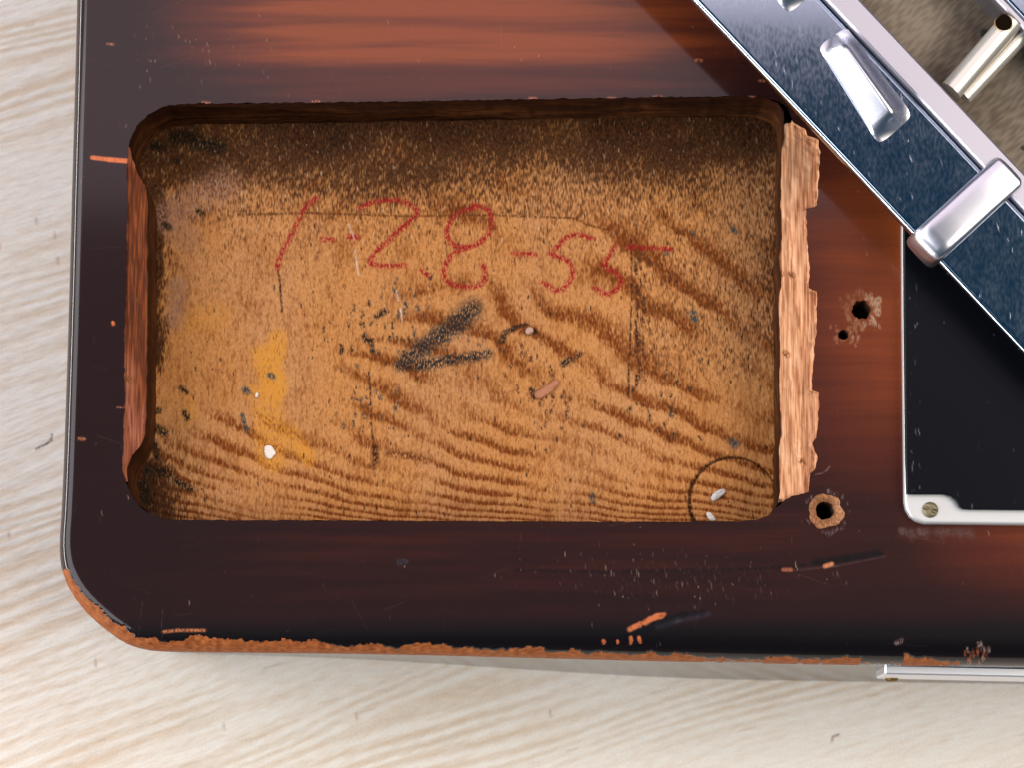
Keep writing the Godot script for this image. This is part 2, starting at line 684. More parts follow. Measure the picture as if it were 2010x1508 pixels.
		for k in nb:
			mb.tri(2 * nb, nb + k, nb + (k + 1) % nb)
		build(mb, "screw_hole", dark, g)
	pickup_plate(g)
	jack_plate(g)

func paint_body() -> void:
	var a := at(90, -60)
	var b := at(2060, 1345)
	var cv := Canvas.new(Rect2(a.x, a.z, b.x - a.x, b.z - a.z), 9.0, n2)
	body_canvas = cv
	var black := c8(32, 14, 13)
	var wine := c8(70, 29, 18)
	var amber := c8(124, 58, 25)
	for j in cv.h:
		for i in cv.w:
			var x := cv.x0 + i / cv.k
			var z := cv.z0 + j / cv.k
			var q := px_of(Vector3(x, 0, z))
			# how thin the dark dye is: a sunburst, streaked along the grain
			var st := n2.get_noise_2d(x * 0.35, z * 7.0) * 0.6 + n2.get_noise_2d(x * 1.2 + 50.0, z * 22.0) * 0.3
			var top := ss(200, 640, q.x) * ss(250, 70, q.y) * ss(1800, 1100, q.x)
			var right := lerpf(0.82, 1.0, ss(1700, 1780, q.x)) * ss(1400, 1720, q.x) * ss(1150, 620, q.y) * ss(60, 420, q.y)
			var low := ss(1600, 2100, q.x) * ss(1260, 1020, q.y)
			var mid := 0.16 * ss(150, 700, q.x) * ss(1290, 1080, q.y)
			var t := maxf(maxf(top, right), maxf(low * 0.75, mid))
			st *= lerpf(1.0, 0.4, ss(1500, 1640, q.x))
			t = clampf(t * (0.95 + 0.3 * st) + 0.04 * st, 0, 1)
			# two dark bands of grain across the lighter part at the top
			t *= 1.0 - 0.45 * exp(-pow((q.y - 38 - (q.x - 700) * 0.03) / 10.0, 2)) * ss(350, 700, q.x) * (0.6 + 0.6 * st)
			t *= 1.0 - 0.45 * exp(-pow((q.y - 140 + (q.x - 900) * 0.01) / 22.0, 2)) * ss(1700, 1300, q.x)
			var col := black.lerp(wine, ss(0, 0.4, t)).lerp(amber, ss(0.3, 1.0, t))
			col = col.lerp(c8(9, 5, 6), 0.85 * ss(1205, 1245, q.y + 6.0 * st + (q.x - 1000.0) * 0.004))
			var s := n2.get_noise_2d(x * 70.0, z * 70.0) * 0.012
			cv.c[j * cv.w + i] = Color(col.r + s, col.g + s * 0.8, col.b + s * 0.8)
			cv.hgt[j * cv.w + i] = 0.5 + 0.05 * n1.get_noise_2d(x * 2.0, z * 2.0)
	var orange := c8(206, 108, 58)
	cv.mark(pts([182, 309, 215, 313, 252, 316]), 0.6, orange, 0.95, 0.12, 0.3, -0.06, 0.75)
	cv.mark(pts([222, 633, 223, 636]), 0.5, orange, 0.9, 0.3, 0.3, -0.1)
	for q in [[217, 86, 0.4], [236, 800, 0.25], [620, 199, 0.5], [1045, 193, 0.5], [1200, 194, 0.7], [1290, 191, 0.7], [405, 201, 0.5], [1370, 118, 0.5], [160, 862, 0.5], [1475, 190, 0.4], [1495, 158, 0.4]]:
		cv.mark(pts([q[0] - 5, q[1], q[0] + 6, q[1] + 1]), q[2], c8(150, 92, 66), 0.85, 0.7, 0.4, -0.06)
	cv.mark(pts([322, 1241, 350, 1238, 402, 1238]), 0.45, c8(176, 106, 66), 0.9, 0.4, 0.5)
	# the struck place near the lower edge
	cv.mark(pts([1225, 1246, 1255, 1236, 1300, 1222, 1340, 1210, 1380, 1204]), 1.5, c8(8, 6, 10), 0.8, 0.3, 0.6, -0.03, 0.4)
	cv.mark(pts([1290, 1232, 1330, 1219, 1390, 1206]), 0.7, c8(60, 60, 70), 0.35, 0.25, 0.9)
	for q in [[1236, 1236, 1246, 1231, 1256, 1229, 0.7], [1244, 1231, 1256, 1224, 1262, 1224, 0.5], [1266, 1223, 1276, 1216, 1284, 1215, 0.75], [1276, 1217, 1290, 1209, 1304, 1206, 0.6], [1286, 1212, 1296, 1210, 1300, 1209, 0.8], [1184, 1258, 1186, 1260, 1185, 1263, 0.45], [1238, 1252, 1239, 1257, 1238, 1263, 0.5], [1254, 1252, 1255, 1256, 1257, 1261, 0.5], [1212, 1258, 1213, 1261, 1212, 1263, 0.35]]:
		cv.mark(pts(q.slice(0, 6)), q[6], c8(188, 104, 62), 0.95, 0.12, 0.5, 0.03, q[6] * 0.5)
		cv.mark(pts(q.slice(2, 6)), q[6] * 0.4, c8(128, 62, 32), 0.7, 0.3, 0.6)
	# a long crease, its shadow and lit edge painted in, with chipped spots
	cv.mark(pts([1010, 1121, 1200, 1123, 1430, 1119, 1560, 1113, 1640, 1104, 1730, 1088]), 0.5, c8(14, 9, 11), 0.55, 1.1, 0.8, -0.012)
	cv.mark(pts([1545, 1122, 1640, 1112, 1735, 1093]), 0.3, c8(74, 62, 62), 0.4, 0.3, 0.8, 0.01)
	cv.mark(pts([1600, 1104, 1660, 1096, 1724, 1086]), 0.8, c8(10, 7, 9), 0.6, 0.15, 0.9)
	cv.mark(pts([1537, 1119, 1552, 1119]), 0.5, c8(150, 84, 58), 0.9, 0.15, 0.5)
	cv.mark(pts([1619, 1112, 1632, 1108]), 0.6, c8(196, 124, 84), 0.9, 0.15, 0.5, 0.0, 0.35)
	cv.mark(pts([784, 1104, 796, 1103]), 0.8, c8(50, 52, 62), 0.7, 0.6, 0.6, -0.03)
	cv.mark(pts([1760, 1262, 1770, 1258]), 0.7, c8(110, 90, 90), 0.7, 0.7, 0.4)
	# chipped lacquer at the right, above the end of the worn edge
	for k in 26:
		var p := pts([1925 + rng.randfn(0, 14), 1275 + rng.randfn(0, 9)])[0]
		cv.mark(PackedVector2Array([p, p + Vector2(0.1, 0.5)]), 0.3, [c8(150, 74, 40), c8(120, 104, 100), c8(90, 48, 30)][k % 3], 0.8, 0.6, 0.4, -0.1)
	# worn and dusty rings left by screw heads
	for k in 90:
		var an := rng.randf() * TAU
		var rr := 2.05 + rng.randfn(0, 0.35)
		var p := pts([1692, 606])[0] + Vector2(cos(an), sin(an)) * rr
		var right_side := cos(an) > 0.1
		cv.mark(PackedVector2Array([p, p + Vector2(0.05, 0.35)]), rng.randf_range(0.3, 0.6), c8(158, 128, 104) if right_side else c8(128, 84, 58), 0.55 if right_side else 0.35, 0.8, 0.5)
	for k in 34:
		var p := pts([1655 + rng.randfn(10, 17), 655 + rng.randfn(0, 11)])[0]
		cv.mark(PackedVector2Array([p, p + Vector2(0, 0.3)]), 0.35, c8(150, 112, 88), 0.4, 0.8, 0.5)
	for k in 30:
		var an := rng.randf() * TAU
		var p := pts([1622, 1003])[0] + Vector2(cos(an), sin(an)) * (2.5 + absf(rng.randfn(0, 0.25)))
		cv.mark(PackedVector2Array([p, p + Vector2(0.03, 0.3)]), 0.3, c8(112, 98, 104), 0.35, 0.8, 0.5)
	# dust under the metal plate's lower edge
	for k in 80:
		var p := pts([rng.randf_range(1765, 1910), 1038 + absf(rng.randfn(0, 7))])[0]
		cv.mark(PackedVector2Array([p, p + Vector2(0.1, 0.4)]), 0.6, c8(88, 74, 72), 0.16, 0.5, 0.8)
	# curved hair and scratches
	cv.mark(pts([1600, 932, 1612, 930, 1622, 924, 1628, 916]), 0.18, c8(120, 96, 92), 0.6, 0.4, 0.5)
	# hairline scratches in the gloss
	for k in 160:
		var p := pts([rng.randf_range(150, 2000), rng.randf_range(0, 1280)])[0]
		var an := rng.randf_range(-0.5, 0.5) + (PI / 2 if k % 3 == 0 else 0.0)
		cv.mark(PackedVector2Array([p, p + Vector2(cos(an), sin(an)) * rng.randf_range(1.0, 6.0)]), 0.12, c8(120, 92, 84), rng.randf_range(0.06, 0.22), 0.6, 0.6, -0.006)
	# upright flecks of dust and fine nicks
	for k in 520:
		var q := Vector2(rng.randf_range(150, 2000), rng.randf_range(0, 1290))
		if k > 330:
			q = Vector2(1330 + rng.randfn(0, 120), 1135 + rng.randfn(0, 30))
		elif k > 270:
			q = Vector2(380 + rng.randfn(0, 90), 110 + rng.randfn(0, 30))
		var p := pts([q.x, q.y])[0]
		var bright := pow(rng.randf(), 3.0)
		cv.tick(p.x, p.y, rng.randf_range(0.25, 0.95), c8(214, 190, 170), 0.06 + 0.62 * bright, 0.05, rng.randf_range(-0.05, 0.25))

# ------------------------------------------------------------------ the routed cavity
func paint_floor() -> void:
	var a := at(225, 175, FLOOR_Y)
	var b := at(1565, 1055, FLOOR_Y)
	var cv := Canvas.new(Rect2(a.x, a.z, b.x - a.x, b.z - a.z), 11.0, n2)
	floor_canvas = cv
	var pale := c8(188, 129, 74)
	var late := c8(112, 56, 18)
	var spray_and_shade := c8(32, 17, 9)
	for j in cv.h:
		for i in cv.w:
			var x := cv.x0 + i / cv.k
			var z := cv.z0 + j / cv.k
			var q := px_of(Vector3(x, FLOOR_Y, z))
			var fibre := n2.get_noise_2d(x * 26.0, z * 5.0)
			var coarse := n1.get_noise_2d(x * 3.0, z * 2.0)
			# year rings: arches whose right legs sweep down and crowd together towards the lower edge
			var wv := n1.get_noise_2d(x * 0.8, z * 0.8 + 200.0)
			var bend := sqrt(pow(q.x - 850.0, 2) + 8000.0)
			var xx := lerpf(q.x, 850.0 + bend, ss(720, 560, q.y))
			xx += 0.9 * minf(0.0, q.x - 520.0)
			var psi := 4.3 * (log(maxf(1062.0 - q.y, 30.0)) + xx / 540.0) + wv * 0.75 + coarse * 0.16 + n2.get_noise_2d(x * 7.0, z * 9.0) * 0.03
			var f := psi - floorf(psi)
			var ring := ss(0.04, 0.30, f) * ss(0.78, 0.32, f)
			ring *= lerpf(0.08, 1.0, maxf(ss(580, 780, q.x + 60.0 * wv), ss(780, 850, q.y)))
			ring *= clampf(0.42 + 0.55 * ss(540, 860, q.y + 0.22 * (q.x - 900)) + 0.9 * n2.get_noise_2d(x * 0.9 + 70.0, z * 1.1), 0, 1.1)
			var fleck := n2.get_noise_2d(x * 60.0, z * 16.0)
			var t := clampf(ring * (0.85 + 0.35 * fleck) + 0.30 * coarse + 0.2 * fibre + 0.19 * fleck, 0, 1)
			var col := pale.lerp(c8(184, 130, 82), clampf(0.4 + 1.5 * n1.get_noise_2d(x * 0.9 + 800.0, z * 0.6), 0, 1)).lerp(late, t)
			# sprayed dark lacquer along top and sides; towards the top shade is painted in too
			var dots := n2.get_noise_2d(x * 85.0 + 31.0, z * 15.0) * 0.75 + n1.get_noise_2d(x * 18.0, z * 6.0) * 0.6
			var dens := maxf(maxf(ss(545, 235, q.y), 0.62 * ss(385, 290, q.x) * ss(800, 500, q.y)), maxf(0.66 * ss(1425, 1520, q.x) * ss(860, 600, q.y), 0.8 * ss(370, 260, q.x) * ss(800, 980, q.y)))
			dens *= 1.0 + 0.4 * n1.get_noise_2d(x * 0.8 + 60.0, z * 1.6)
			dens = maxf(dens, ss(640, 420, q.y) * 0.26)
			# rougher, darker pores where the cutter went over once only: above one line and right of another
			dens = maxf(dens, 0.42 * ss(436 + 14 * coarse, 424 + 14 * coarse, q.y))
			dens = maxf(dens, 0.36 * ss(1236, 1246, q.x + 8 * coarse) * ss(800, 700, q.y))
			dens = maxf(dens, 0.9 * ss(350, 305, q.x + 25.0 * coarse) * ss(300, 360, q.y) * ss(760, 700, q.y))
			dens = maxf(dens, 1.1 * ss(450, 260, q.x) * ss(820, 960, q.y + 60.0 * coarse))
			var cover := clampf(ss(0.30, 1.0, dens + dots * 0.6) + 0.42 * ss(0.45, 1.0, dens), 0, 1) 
			col = col.lerp(spray_and_shade.lerp(c8(74, 42, 20), clampf(0.5 + dots, 0, 1)), cover * 0.92)
			var s := n2.get_noise_2d(x * 55.0, z * 30.0) * 0.035
			cv.c[j * cv.w + i] = Color(col.r + s, col.g + s, col.b + s)
			cv.hgt[j * cv.w + i] = -0.10 * ring + 0.05 * fibre + 0.12 * coarse - 0.03 * cover + (0.12 if q.y < 420 + 8.0 * coarse else 0.0)
	var ink := c8(38, 32, 28)
	# bare glossy patch, ochre stains
	for q in [[440, 362, 330, 420, 5.0, 0.5], [330, 430, 370, 470, 4.0, 0.4], [350, 560, 345, 630, 2.6, 0.6]]:
		cv.mark(pts([q[0], q[1], q[2], q[3]], FLOOR_Y), q[4], c8(156, 116, 96), q[5], 0.7, 0.5)
	for q in [[385, 630, 430, 620, 4.0, 0.35], [546, 664, 542, 700, 2.6, 1.0], [518, 700, 538, 750, 3.4, 1.0], [535, 740, 540, 770, 3.0, 1.0], [490, 768, 545, 765, 2.0, 0.7], [525, 800, 535, 890, 4.4, 0.7], [570, 850, 600, 890, 2.6, 0.6], [590, 880, 606, 905, 1.8, 0.8], [520, 905, 540, 915, 1.8, 0.5], [375, 790, 372, 820, 2.0, 0.4]]:
		cv.mark(pts([q[0], q[1], q[2], q[3]], FLOOR_Y), q[4], c8(204, 138, 50), q[5] * 0.78, 0.6, 0.45)
	# black blots in the upper left and lower left corners
	for q in [[345, 272, 372, 268, 2.4], [385, 280, 430, 288, 2.2], [300, 285, 318, 290, 1.4], [345, 315, 350, 318, 0.8], [310, 842, 322, 850, 1.2], [305, 870, 308, 900, 0.7], [292, 925, 330, 930, 1.5], [345, 945, 375, 960, 0.9], [282, 950, 288, 985, 1.6], [355, 762, 366, 770, 0.7], [362, 810, 368, 822, 0.8], [300, 810, 312, 806, 0.9], [390, 415, 396, 420, 0.8], [322, 440, 332, 446, 0.9]]:
		cv.mark(pts([q[0], q[1], q[2], q[3]], FLOOR_Y), q[4], c8(26, 22, 16), 0.9, 0.8, 0.6, -0.05)
	# upright pores: dark, and bright broken fibres
	for k in 15000:
		var q := Vector2(rng.randf_range(250, 1540), rng.randf_range(190, 1030))
		var p := pts([q.x, q.y], FLOOR_Y)[0]
		var deep := rng.randf() < 0.05
		if rng.randf() > 0.45 + maxf(0.0, -cv.at_h(p.x, p.y)) * 7.0:
			continue
		if rng.randf() < 0.70:
			cv.tick(p.x, p.y, rng.randf_range(0.2, 0.9), c8(88, 46, 20) if not deep else c8(34, 26, 22), rng.randf_range(0.25, 0.75) + (0.25 if deep else 0.0), -0.05 if not deep else -0.2, rng.randf_range(-0.05, 0.12), 2 if deep else 1)
		else:
			cv.tick(p.x, p.y, rng.randf_range(0.2, 0.8), c8(226, 180, 138), rng.randf_range(0.15, 0.5) * (1.0 if q.y > 420 else 1.3), 0.05, rng.randf_range(-0.05, 0.12))
	for k in 150:
		var q := Vector2(rng.randf_range(280, 1520), rng.randf_range(240, 470))
		var p := pts([q.x, q.y], FLOOR_Y)[0]
		cv.tick(p.x, p.y, rng.randf_range(0.3, 0.9), c8(230, 206, 184), rng.randf_range(0.4, 0.9), 0.06, 0.12)
	# gouges, cracks and the steps that the cutter left
	cv.mark(pts([470, 421, 600, 418, 800, 424, 960, 422, 1130, 428, 1150, 440, 1190, 450], FLOOR_Y), 0.35, c8(92, 52, 22), 0.6, 0.9, 0.5, -0.15)
	cv.mark(pts([545, 520, 550, 560, 554, 612], FLOOR_Y), 0.26, c8(40, 22, 12), 0.75, 0.6, 0.5, -0.3)
	cv.mark(pts([724, 730, 727, 770, 728, 830, 734, 880, 736, 935], FLOOR_Y), 0.26, c8(52, 34, 26), 0.7, 1.0, 0.5, -0.3)
	cv.mark(pts([736, 880, 738, 905], FLOOR_Y), 0.9, c8(70, 38, 22), 0.8, 0.7, 0.4, -0.4)
	cv.mark(pts([760, 890, 800, 895, 838, 905], FLOOR_Y), 1.0, c8(98, 54, 26), 0.6, 0.8, 0.7, -0.15)
	cv.mark(pts([1238, 470, 1240, 560, 1238, 640, 1234, 735, 1233, 780], FLOOR_Y), 0.28, c8(58, 34, 20), 0.7, 1.0, 0.5, -0.35)
	for k in 46:
		var p := pts([1246 + absf(rng.randfn(0, 11)), rng.randf_range(470, 745)], FLOOR_Y)[0]
		cv.mark(PackedVector2Array([p, p + Vector2(0.1, rng.randf_range(0.3, 1.4))]), rng.randf_range(0.2, 0.5), c8(74, 44, 26), 0.7, 0.8, 0.4, -0.2)
	for k in 150:
		var b2: Vector2 = [Vector2(720, 650), Vector2(1030, 690), Vector2(810, 590), Vector2(1310, 800), Vector2(1080, 800), Vector2(730, 780)][k % 6]
		var p := pts([b2.x + rng.randfn(0, 38), b2.y + rng.randfn(0, 34)], FLOOR_Y)[0]
		cv.mark(PackedVector2Array([p, p + Vector2(rng.randf_range(-0.2, 0.3), rng.randf_range(0.2, 0.8))]), rng.randf_range(0.2, 0.55), [ink, c8(84, 50, 30), c8(64, 60, 58)][k % 3], rng.randf_range(0.4, 0.85), 0.9, 0.5, -0.12)
	for q in [[985, 668, 990, 655, 0.9], [992, 652, 1008, 645, 0.7], [1010, 643, 1035, 636, 0.5], [1044, 646, 1050, 652, 0.8], [716, 658, 720, 668, 0.9], [728, 668, 732, 690, 0.7], [740, 620, 756, 610, 0.9], [1106, 712, 1118, 706, 1.0], [1132, 700, 1140, 694, 0.6], [1042, 765, 1048, 780, 0.6]]:
		cv.mark(pts([q[0], q[1], q[2], q[3]], FLOOR_Y), q[4], ink, 0.85, 0.8, 0.5, -0.3)
	for q in [[1360, 616, 1363, 626, 1.1], [1358, 455, 1361, 459, 0.7], [1438, 449, 1443, 455, 0.7], [1438, 868, 1442, 873, 1.2], [1306, 492, 1310, 498, 0.6], [482, 765, 486, 770, 1.0], [530, 736, 536, 739, 0.8], [476, 815, 482, 838, 0.6], [484, 842, 485, 846, 0.7], [1162, 972, 1164, 985, 0.7]]:
		cv.mark(pts([q[0], q[1], q[2], q[3]], FLOOR_Y), q[4], c8(62, 64, 66), 0.9, 0.7, 0.45)
	# black crayon angle
	cv.mark(pts([928, 606, 900, 632, 866, 656, 830, 682, 798, 704], FLOOR_Y), 2.7, c8(40, 38, 38), 0.85, 0.8, 0.7, 0.0, 1.9)
	cv.mark(pts([784, 717, 830, 716, 880, 706, 930, 700, 958, 694], FLOOR_Y), 1.6, c8(36, 34, 36), 0.88, 0.9, 0.6, 0.0, 1.2)
	for k in 60:
		var p := pts([880 + rng.randfn(0, 70), 680 + rng.randfn(0, 36)], FLOOR_Y)[0]
		cv.tick(p.x, p.y, rng.randf_range(0.2, 0.7), c8(50, 46, 46), 0.6, -0.04, 0.1, 2)
	# the date in red pencil: 1-28-55
	var red := c8(142, 20, 26)
	for s in [
		[622, 390, 606, 400, 594, 415, 578, 450, 556, 490, 545, 518, 545, 526], [632, 470, 656, 471], [684, 464, 704, 466],
		[706, 409, 728, 397, 772, 391, 804, 399, 824, 416, 800, 438, 772, 464], [748, 485, 736, 496, 722, 516, 754, 523, 796, 520], [828, 530, 842, 542],
		[940, 405, 906, 413, 884, 431, 875, 459, 888, 482, 916, 486], [930, 403, 956, 408, 965, 424, 963, 454, 946, 473], [947, 472, 934, 481, 916, 486], [800, 438, 774, 463, 750, 483], [916, 486, 892, 496, 878, 510, 869, 536, 879, 555, 905, 564, 942, 562, 954, 545, 949, 520],
		[1006, 497, 1052, 500], [1166, 468, 1130, 459, 1107, 468, 1089, 491, 1076, 500, 1112, 508, 1125, 528, 1121, 550, 1098, 575, 1066, 555],
		[1208, 482, 1190, 512, 1182, 522, 1212, 536, 1221, 550, 1212, 568, 1188, 580, 1167, 564], [1232, 485, 1267, 486, 1318, 489]]:
		cv.mark(soften(pts(s, FLOOR_Y), 1, false), 0.7, red, 0.56, 1.1, 0.7)
	# whitish scrapes
	for q in [[684, 440, 696, 470], [697, 490, 704, 540], [786, 606, 790, 632], [778, 570, 782, 590]]:
		cv.mark(pts(q, FLOOR_Y), 0.2, c8(214, 206, 210), 0.6, 0.35, 0.6)
	# cut made by the round bit in the lower right corner
	var c0 := pts([1440, 985], FLOOR_Y)[0]
	var arc := PackedVector2Array()
	for k in 40:
		var an := lerpf(deg_to_rad(152), deg_to_rad(352), k / 39.0)
		arc.append(c0 + Vector2(cos(an), sin(an)) * 5.75)
	cv.mark(arc, 0.5, c8(62, 36, 18), 0.85, 0.6, 0.6, -0.5, 0.12)

func cavity(g: Node3D, rim: PackedVector2Array) -> void:
	paint_floor()
	var cv := floor_canvas
	var fm := mat(Color.WHITE, 0.7, 0.0, 0.2)
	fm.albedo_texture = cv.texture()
	fm.texture_repeat = false
	var rect := cv.rect()
	var mb := MB.new()
	var nx := int(rect.size.x / 0.2)
	var nz := int(rect.size.y / 0.2)
	for j in nz + 1:
		for i in nx + 1:
			var x := rect.position.x + rect.size.x * i / nx
			var z := rect.position.y + rect.size.y * j / nz
			mb.add(Vector3(x, FLOOR_Y + cv.at_h(x, z) * 0.6, z), Vector2(float(i) / nx, float(j) / nz))
	for j in nz:
		for i in nx:
			var k := j * (nx + 1) + i
			mb.quad(k, k + 1, k + nx + 2, k + nx + 1)
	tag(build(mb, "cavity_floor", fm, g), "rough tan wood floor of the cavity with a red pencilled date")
	# walls
	var wl := jitter(wall_line(), 0.1, 8.0)
	var n := wl.size()
	var per := n * 0.3
	var wc := Canvas.new(Rect2(0, 0, per, 15.2), 5.0, n2)
	for j in wc.h:
		for i in wc.w:
			var x := i / wc.k
			var z := j / wc.k
			var grain := n2.get_noise_2d(x * 1.5, z * 14.0) * 0.5 + n2.get_noise_2d(x * 7.0, z * 30.0) * 0.4
			var edge := 4.0 + 5.0 * n1.get_noise_2d(x * 1.2, 4.0) + 2.5 * grain
			var col := c8(36, 17, 8).lerp(c8(64, 32, 14), clampf(0.4 + grain, 0, 1))
			if z > edge:
				col = col.lerp(c8(92, 54, 26), clampf((z - edge) * 0.8, 0, 1) * clampf(0.5 + grain, 0.2, 0.9))
			wc.c[j * wc.w + i] = col
	var wm := mat(Color.WHITE, 0.7, 0.0, 0.2)
	wm.albedo_texture = wc.texture()
	var wb := MB.new()
	var rows := 7
	for k in n + 1:
		var p := wl[k % n]
		var top := ledge_depth(p)
		for r in rows:
			var t := r / float(rows - 1)
			var y := lerpf(top, FLOOR_Y - 0.4, t)
			var o := Vector2(n1.get_noise_2d(k * 1.2, r * 30.0), n1.get_noise_2d(k * 1.2 + 400.0, r * 30.0)) * 0.18 * (0.0 if r == 0 else 1.0)
			wb.add(Vector3(p.x + o.x, y, p.y + o.y), Vector2(float(k) / n, -y / 15.2))
	for k in n:
		for r in rows - 1:
			wb.quad(k * rows + r, (k + 1) * rows + r, (k + 1) * rows + r + 1, k * rows + r + 1)
	tag(build(wb, "cavity_wall", wm, g), "dark stained wall of the routed cavity")
	# broken ledges along the left and the right side
	var raw := ledge_mat(c8(216, 166, 128), c8(156, 96, 62), c8(196, 142, 102))
	var old := ledge_mat(c8(138, 70, 28), c8(72, 32, 11), c8(98, 46, 17), c8(164, 100, 72), c8(120, 62, 38))
	tag(ledge(g, rim, wl, true, raw), "bright splintered bare wood ledge on the right of the cavity")
	tag(ledge(g, rim, wl, false, old), "reddish worn ledge on the left of the cavity")

func ledge_mat(light: Color, dark: Color, between: Color, low_light := Color.BLACK, low_dark := Color.BLACK) -> StandardMaterial3D:
	var cv := Canvas.new(Rect2(0, 0, 8, 56), 12.0, n2)
	for j in cv.h:
		for i in cv.w:
			var x := i / cv.k
			var z := j / cv.k
			var f := n2.get_noise_2d(x * 70.0, z * 2.4) * 0.55 + n2.get_noise_2d(x * 24.0 + 40.0, z * 4.0 + 9.0 * floorf(x * 3.0)) * 0.4 + n1.get_noise_2d(x * 4.0, z * 3.0) * 0.35
			var col := between.lerp(light, clampf(f * 1.6, 0, 1)).lerp(dark, clampf(-f * 1.3, 0, 1))
			if low_light != Color.BLACK:
				var lower := smoothstep(24.0, 34.0, z + 6.0 * n1.get_noise_2d(x * 6.0, z * 1.5 + 50.0) + (3.0 - x) * 2.0)
				lower = maxf(lower, smoothstep(3.5, 1.5, z))
				col = col.lerp(low_dark.lerp(low_light, clampf(0.5 + f, 0, 1)), lower)
			cv.c[j * cv.w + i] = col
	for k in 300:
		cv.tick(rng.randf_range(0.2, 7.5), rng.randf_range(0, 54), rng.randf_range(0.4, 2.2), dark.darkened(0.25), rng.randf_range(0.3, 0.7), 0.0, 0.03)
	for q in [[2.0, 19.5], [3.4, 19.8], [2.6, 30.0], [1.2, 5.0], [4.4, 44.0], [3.0, 51.5]]:
		cv.mark(PackedVector2Array([Vector2(q[0], q[1]), Vector2(q[0] + 0.3, q[1] + 0.3)]), 0.8, c8(104, 60, 28), 0.8, 0.9, 0.6)
	var m := mat(Color.WHITE, 0.65, 0.0, 0.3)
	m.albedo_texture = cv.texture()
	return m

func ledge(g: Node3D, rim: PackedVector2Array, wl: PackedVector2Array, right: bool, m: Material) -> MeshInstance3D:
	# for each line across, the lacquer's edge and the wall's edge
	var z0 := at(1560, 236).z if right else at(260, 287).z
	var z1 := at(1560, 984).z if right else at(260, 945).z
	var mid := at(900, 600).x
	var mb := MB.new()
	var na := 260
	var nc := 15
	var base := -1.5 if right else -0.9
	var xref := at(1532, 600).x if right else at(244, 600).x
	for k in na + 1:
		var z := lerpf(z0, z1, float(k) / na)
		var xo := cross_x(rim, z, mid, right)
		var xi := cross_x(wl, z, mid, right)
		if right:
			xi = minf(xi, xo - 0.05)
		else:
			xi = maxf(xi, xo + 0.05)
		for c in nc:
			var x := 0.0
			var y := 0.0
			if c == nc - 1:
				x = xo
				y = 0.0
			else:
				var t := c / float(nc - 2)
				x = lerpf(xi, xo, t)
				y = base + (0.35 * t if right else 0.55 * t) + n2.get_noise_2d(x * 40.0, z * 0.8) * 0.13 + n1.get_noise_2d(x * 7.0, z * 3.0) * 0.1
				if right:
					y += 0.25 * smoothstep(-0.02, 0.02, n1.get_noise_2d(x * 6.0 + 9.0, z * 0.9)) - 0.1
				if c == 0:
					y = minf(y, base + 0.1)
				y = minf(y, -0.08)
			mb.add(Vector3(x, y, z), Vector2((x - xref) / 8.0 + 0.25, (z - z0) / 56.0))
	for k in na:
		for c in nc - 1:
			var i := k * nc + c
			if right:
				mb.quad(i, i + 1, i + nc + 1, i + nc)
			else:
				mb.quad(i, i + nc, i + nc + 1, i + 1)
	return build(mb, "broken_ledge", m, g)

func cross_x(line: PackedVector2Array, z: float, mid: float, right: bool) -> float:
	var best := -1e9 if right else 1e9
	var n := line.size()
	for k in n:
		var a := line[k]
		var b := line[(k + 1) % n]
		if (a.y - z) * (b.y - z) <= 0 and absf(a.y - b.y) > 1e-6:
			var x := lerpf(a.x, b.x, (z - a.y) / (b.y - a.y))
			if (x > mid) == right:
				best = maxf(best, x) if right else minf(best, x)
	return best

# ------------------------------------------------------------------ screwed-on plates
func pickup_plate(g: Node3D) -> void:
	var metal := mat(c8(204, 205, 204), 0.42, 0.5)
	var black := mat(c8(14, 14, 17), 0.25, 0.0, 0.28)
	var bc := Canvas.new(Rect2(0, 0, 40, 60), 8.0, n2)
	for k in bc.c.size():
		bc.c[k] = c8(13, 14, 19)
	for k in 160:
		bc.tick(rng.randf_range(0, 1.6) if k < 50 else rng.randf_range(0, 39), rng.randf_range(2, 58), rng.randf_range(0.2, 1.1), c8(150, 152, 160), pow(rng.randf(), 2.0) * 0.8, 0, 0.1, 1)
	black.albedo_color = Color.WHITE
	black.albedo_texture = bc.texture()
	var rect := Rect2(at(1765, 240).x, at(1765, 240).z, 40, 60)
	var base := pts([1772, 240, 1770, 460, 1771, 620, 1774, 900, 1775, 985, 1778, 1000, 1786, 1014, 1798, 1023, 1814, 1028, 2300, 1034, 2300, 240], 1.3)
	var mb := MB.new()
	plate(mb, resample(base, 1.0, true), 0.0, 1.3, 0.35, rect)
	var p0 := build(mb, "pickup_plate", metal, g)
	tag(p0, "pale metal mounting plate edging the black cover")
	var cover := pts([1775, 240, 1773, 460, 1774, 620, 1777, 900, 1779, 970, 1789, 971, 1852, 971, 1866, 975, 1876, 984, 1882, 995, 1890, 1000, 1904, 1001, 2300, 1005, 2300, 240], 2.2)
	mb = MB.new()
	plate(mb, resample(cover, 1.0, true), 1.302, 2.2, 0.2, rect)
	tag(build(mb, "black_cover", black, p0), "glossy black plastic cover")
	var sc := pts([1826, 1001], 1.7)[0]
	screw(p0, Vector3(sc.x, 1.302, sc.y), 1.0, mat(c8(126, 116, 88), 0.5, 0.6), Vector3.UP)

